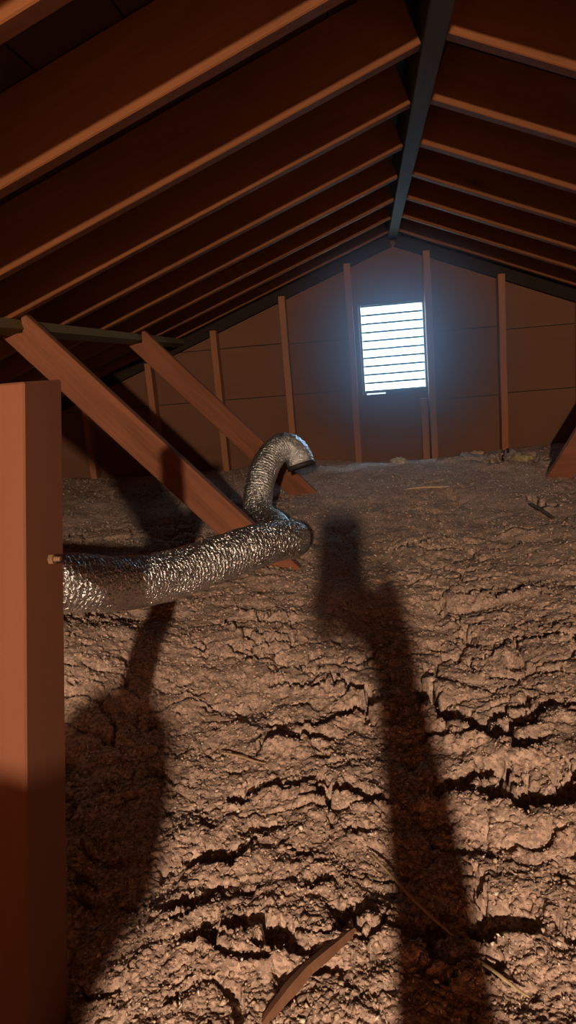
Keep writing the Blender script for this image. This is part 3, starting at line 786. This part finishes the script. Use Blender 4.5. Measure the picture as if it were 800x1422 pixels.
E_ = [('pelvis', 'waist'), ('waist', 'chest'), ('chest', 'throat'), ('throat', 'neck'), ('neck', 'skull'),
      ('chest', 'shoulder_r'), ('shoulder_r', 'upper_r'), ('upper_r', 'elbow_r'), ('elbow_r', 'fore_r'), ('fore_r', 'wrist_r'), ('wrist_r', 'palm_r'), ('palm_r', 'palm2_r'),
      ('chest', 'shoulder_l'), ('shoulder_l', 'elbow_l'), ('elbow_l', 'wrist_l'), ('wrist_l', 'palm_l'),
      ('pelvis', 'hip_r'), ('hip_r', 'knee_r'), ('knee_r', 'ankle_r'), ('ankle_r', 'toe_r'), ('pelvis', 'hip_l'), ('hip_l', 'knee_l'), ('knee_l', 'ankle_l'), ('ankle_l', 'toe_l')]
bm = bmesh.new()
for a_, b_ in E_: hull_limb(bm, Vector(J[a_][0]), J[a_][1], Vector(J[b_][0]), J[b_][1])
def finger(pts, r):
    for i in range(len(pts) - 1): hull_limb(bm, Vector(pts[i]), r * (1 - 0.10 * i), Vector(pts[i + 1]), r * (0.9 - 0.10 * i))
# right hand: palm behind the lower right of the phone, fingers reaching round its left edge, thumb along the right edge
for i in range(4):
    zz = 0.800 - 0.0185 * i; ln_ = (0.0, 0.004, 0.0, -0.012)[i]
    finger([(0.058, -0.040, zz - 0.010), (0.020, -0.046, zz), (-0.020 - ln_, -0.042, zz - 0.004), (-0.049 - ln_, -0.028, zz - 0.008), (-0.052 - ln_, -0.008, zz - 0.009)], 0.0085)
finger([(0.074, -0.040, 0.745), (0.086, -0.030, 0.780), (0.076, -0.016, 0.812), (0.060, -0.004, 0.835)], 0.0105)
# left hand resting on the knee
for i in range(4):
    xx = -0.462 + 0.018 * i
    finger([(xx + 0.004, -0.13, 0.150), (xx, -0.080, 0.148 - 0.004), (xx, -0.055, 0.130), (xx, -0.042, 0.108)], 0.0085)
finger([(-0.41, -0.15, 0.150), (-0.385, -0.12, 0.140), (-0.375, -0.095, 0.125)], 0.010)
# head: a shaped ellipsoid with brow, nose, lips, chin and ears, facing the gable
hc = Vector((-0.248, -0.345, 0.680))
hb = bmesh.new(); bmesh.ops.create_uvsphere(hb, u_segments=48, v_segments=36, radius=1)
for v_ in hb.verts:
    x_, y_, z_ = v_.co
    fx = 1 - 0.22 * max(0, -z_) ** 1.5
    p = Vector((x_ * 0.076 * fx, y_ * 0.095, z_ * 0.118))
    fr = max(0, y_)
    p.y += fr * (0.026 * math.exp(-((x_ / 0.16) ** 2 + ((z_ + 0.12) / 0.20) ** 2)) + 0.010 * math.exp(-((x_ / 0.35) ** 2 + ((z_ + 0.80) / 0.18) ** 2)) + 0.007 * math.exp(-((x_ / 0.25) ** 2 + ((z_ + 0.46) / 0.08) ** 2)) + 0.006 * math.exp(-(((z_ - 0.20) / 0.08) ** 2)))
    for sx in (-1, 1): p.y -= fr * 0.010 * math.exp(-(((x_ - sx * 0.36) / 0.16) ** 2 + ((z_ - 0.04) / 0.10) ** 2))
    v_.co = hc + p
for sx in (-1, 1):
    bmesh.ops.create_uvsphere(hb, u_segments=12, v_segments=8, radius=1, matrix=Matrix.Translation(hc + Vector((sx * 0.078, -0.012, -0.005))) @ Matrix.Diagonal((0.010, 0.019, 0.032, 1)))
tm = bpy.data.meshes.new('tmp_head'); hb.to_mesh(tm); hb.free(); bm.from_mesh(tm)
tm = bpy.data.meshes.new('tmp_body'); bm.to_mesh(tm); bm.free()
ob = bpy.data.objects.new('tmp', tm); C.objects.link(ob)
rm = ob.modifiers.new('remesh', 'REMESH'); rm.mode = 'VOXEL'; rm.voxel_size = 0.0050; rm.use_smooth_shade = True
smo = ob.modifiers.new('soft', 'SMOOTH'); smo.factor = 0.5; smo.iterations = 4
dg = bpy.context.evaluated_depsgraph_get()
body_me = bpy.data.meshes.new_from_object(ob.evaluated_get(dg)); bpy.data.objects.remove(ob, do_unlink=True)
body_me.materials.clear()
for nm, col in (('skin', (0.45, 0.24, 0.16)), ('shirt_cloth', (0.06, 0.07, 0.10)), ('trouser_cloth', (0.05, 0.06, 0.09)), ('shoe_leather', (0.03, 0.025, 0.02))):
    body_me.materials.append(plain(nm, col, 0.8))
for p in body_me.polygons:
    c = p.center
    k = 1
    if c.z > 0.535 and c.x < -0.12: k = 0
    elif c.z > 0.665 and c.x > -0.1: k = 0
    elif c.x < -0.36 and c.y > -0.21 and c.z > 0.095: k = 0
    elif c.z < 0.13 and not (c.x < -0.36 and c.z > 0.125): k = 2
    if k == 2 and c.z < 0.012 and ((c.x < -0.17 and c.y > -0.19 and c.y < -0.08) or (c.y > -0.06 and c.x > -0.26 and c.x < -0.08)): k = 3
    p.material_index = k; p.use_smooth = True
person = bpy.data.objects.new('person', body_me); C.objects.link(person)
tag(person, 'person in dark clothes sitting behind the camera, holding up a phone', 'person')
# hair and eyes
bm = bmesh.new(); bmesh.ops.create_uvsphere(bm, u_segments=40, v_segments=24, radius=1)
bmesh.ops.delete(bm, geom=[v_ for v_ in bm.verts if v_.co.z < -0.35 or (v_.co.y > 0.35 and v_.co.z < 0.55)], context='VERTS')
for v_ in bm.verts: v_.co = hc + Vector((v_.co.x * 0.083, v_.co.y * 0.101 - 0.004, v_.co.z * 0.124)) * (1 + 0.02 * math.sin(v_.co.x * 40 + v_.co.z * 25))
hr = bm_obj('hair', bm, plain('hair_brown', (0.05, 0.03, 0.02), 0.6), person, True)
sm = hr.modifiers.new('thick', 'SOLIDIFY'); sm.thickness = 0.01; sm.offset = -1
for sx in (-1, 1):
    bm = bmesh.new(); bmesh.ops.create_uvsphere(bm, u_segments=16, v_segments=12, radius=0.0125, matrix=Matrix.Translation(hc + Vector((sx * 0.029, 0.072, 0.005))))
    bm_obj('eye', bm, plain('eye_white', (0.6, 0.58, 0.55), 0.3), person, True)
# the phone, its lens at the camera
phone = empty('mobile_phone', rel(0, 0, 0.012))
phone.matrix_world = Matrix.LocRotScale(Vector(rel(0, 0, 0.012)), Matrix((r2, u2, -fw)).transposed().to_quaternion(), None)
def rbox(x0, x1, y0, y1, z0, z1, b):
    bm = bmesh.new(); lbox(bm, x0, x1, y0, y1, z0, z1)
    bmesh.ops.bevel(bm, geom=[e for e in bm.edges if abs((e.verts[0].co - e.verts[1].co).z) > 1e-4], offset=b, segments=4, affect='EDGES')
    return bm
bm_obj('case', rbox(-0.038, 0.044, -0.142, 0.022, -0.001, 0.008, 0.009), plain('phone_black', (0.02, 0.02, 0.022), 0.35), phone)
bm_obj('screen', rbox(-0.035, 0.041, -0.138, 0.018, 0.0081, 0.0086, 0.007), plain('phone_glass', (0.01, 0.01, 0.012), 0.1), phone)
bm = bmesh.new(); bmesh.ops.create_cone(bm, cap_ends=True, segments=24, radius1=0.007, radius2=0.007, depth=0.0015, matrix=Matrix.Translation((0, 0, -0.0018)))
bm_obj('lens_ring', bm, plain('lens_ring', (0.1, 0.1, 0.1), 0.3, 1.0), phone)
tag(phone, 'black mobile phone held up in the right hand', 'phone')

# ------------------------------------------------------------------ tinted haze volume added for the blue glow around the vent
bm = bmesh.new(); bmesh.ops.create_uvsphere(bm, u_segments=32, v_segments=20, radius=1)
haze = bm_obj('glow_haze', bm, None)
haze.location = (0.165, 4.02, 0.93); haze.scale = (0.85, 0.36, 0.82)
haze['kind'] = 'stuff'
tag(haze, 'bluish haze volume added for the glow around the bright vent', 'haze')
mt = bpy.data.materials.new('glow_haze'); mt.use_nodes = True
N, Lk = mt.node_tree.nodes, mt.node_tree.links
N.remove(N['Principled BSDF'])
vs = N.new('ShaderNodeVolumeScatter'); vs.inputs['Color'].default_value = (0.44, 0.64, 1.0, 1); vs.inputs['Anisotropy'].default_value = 0.0
tc = N.new('ShaderNodeTexCoord'); ln_ = N.new('ShaderNodeVectorMath'); ln_.operation = 'LENGTH'
Lk.new(tc.outputs['Object'], ln_.inputs[0])
mr = N.new('ShaderNodeMapRange'); mr.interpolation_type = 'SMOOTHSTEP'
mr.inputs['From Min'].default_value = 0.1; mr.inputs['From Max'].default_value = 0.92; mr.inputs['To Min'].default_value = 1.0; mr.inputs['To Max'].default_value = 0.0
Lk.new(ln_.outputs['Value'], mr.inputs['Value'])
mu = N.new('ShaderNodeMath'); mu.operation = 'MULTIPLY'; mu.inputs[1].default_value = HAZE_DENSITY
Lk.new(mr.outputs['Result'], mu.inputs[0]); Lk.new(mu.outputs[0], vs.inputs['Density'])
va = N.new('ShaderNodeVolumeAbsorption'); va.inputs['Color'].default_value = (0.44, 0.64, 1.0, 1)
Lk.new(mu.outputs[0], va.inputs['Density'])
ash = N.new('ShaderNodeAddShader'); Lk.new(vs.outputs[0], ash.inputs[0]); Lk.new(va.outputs[0], ash.inputs[1])
Lk.new(ash.outputs[0], N['Material Output'].inputs['Volume'])
haze.data.materials.append(mt)
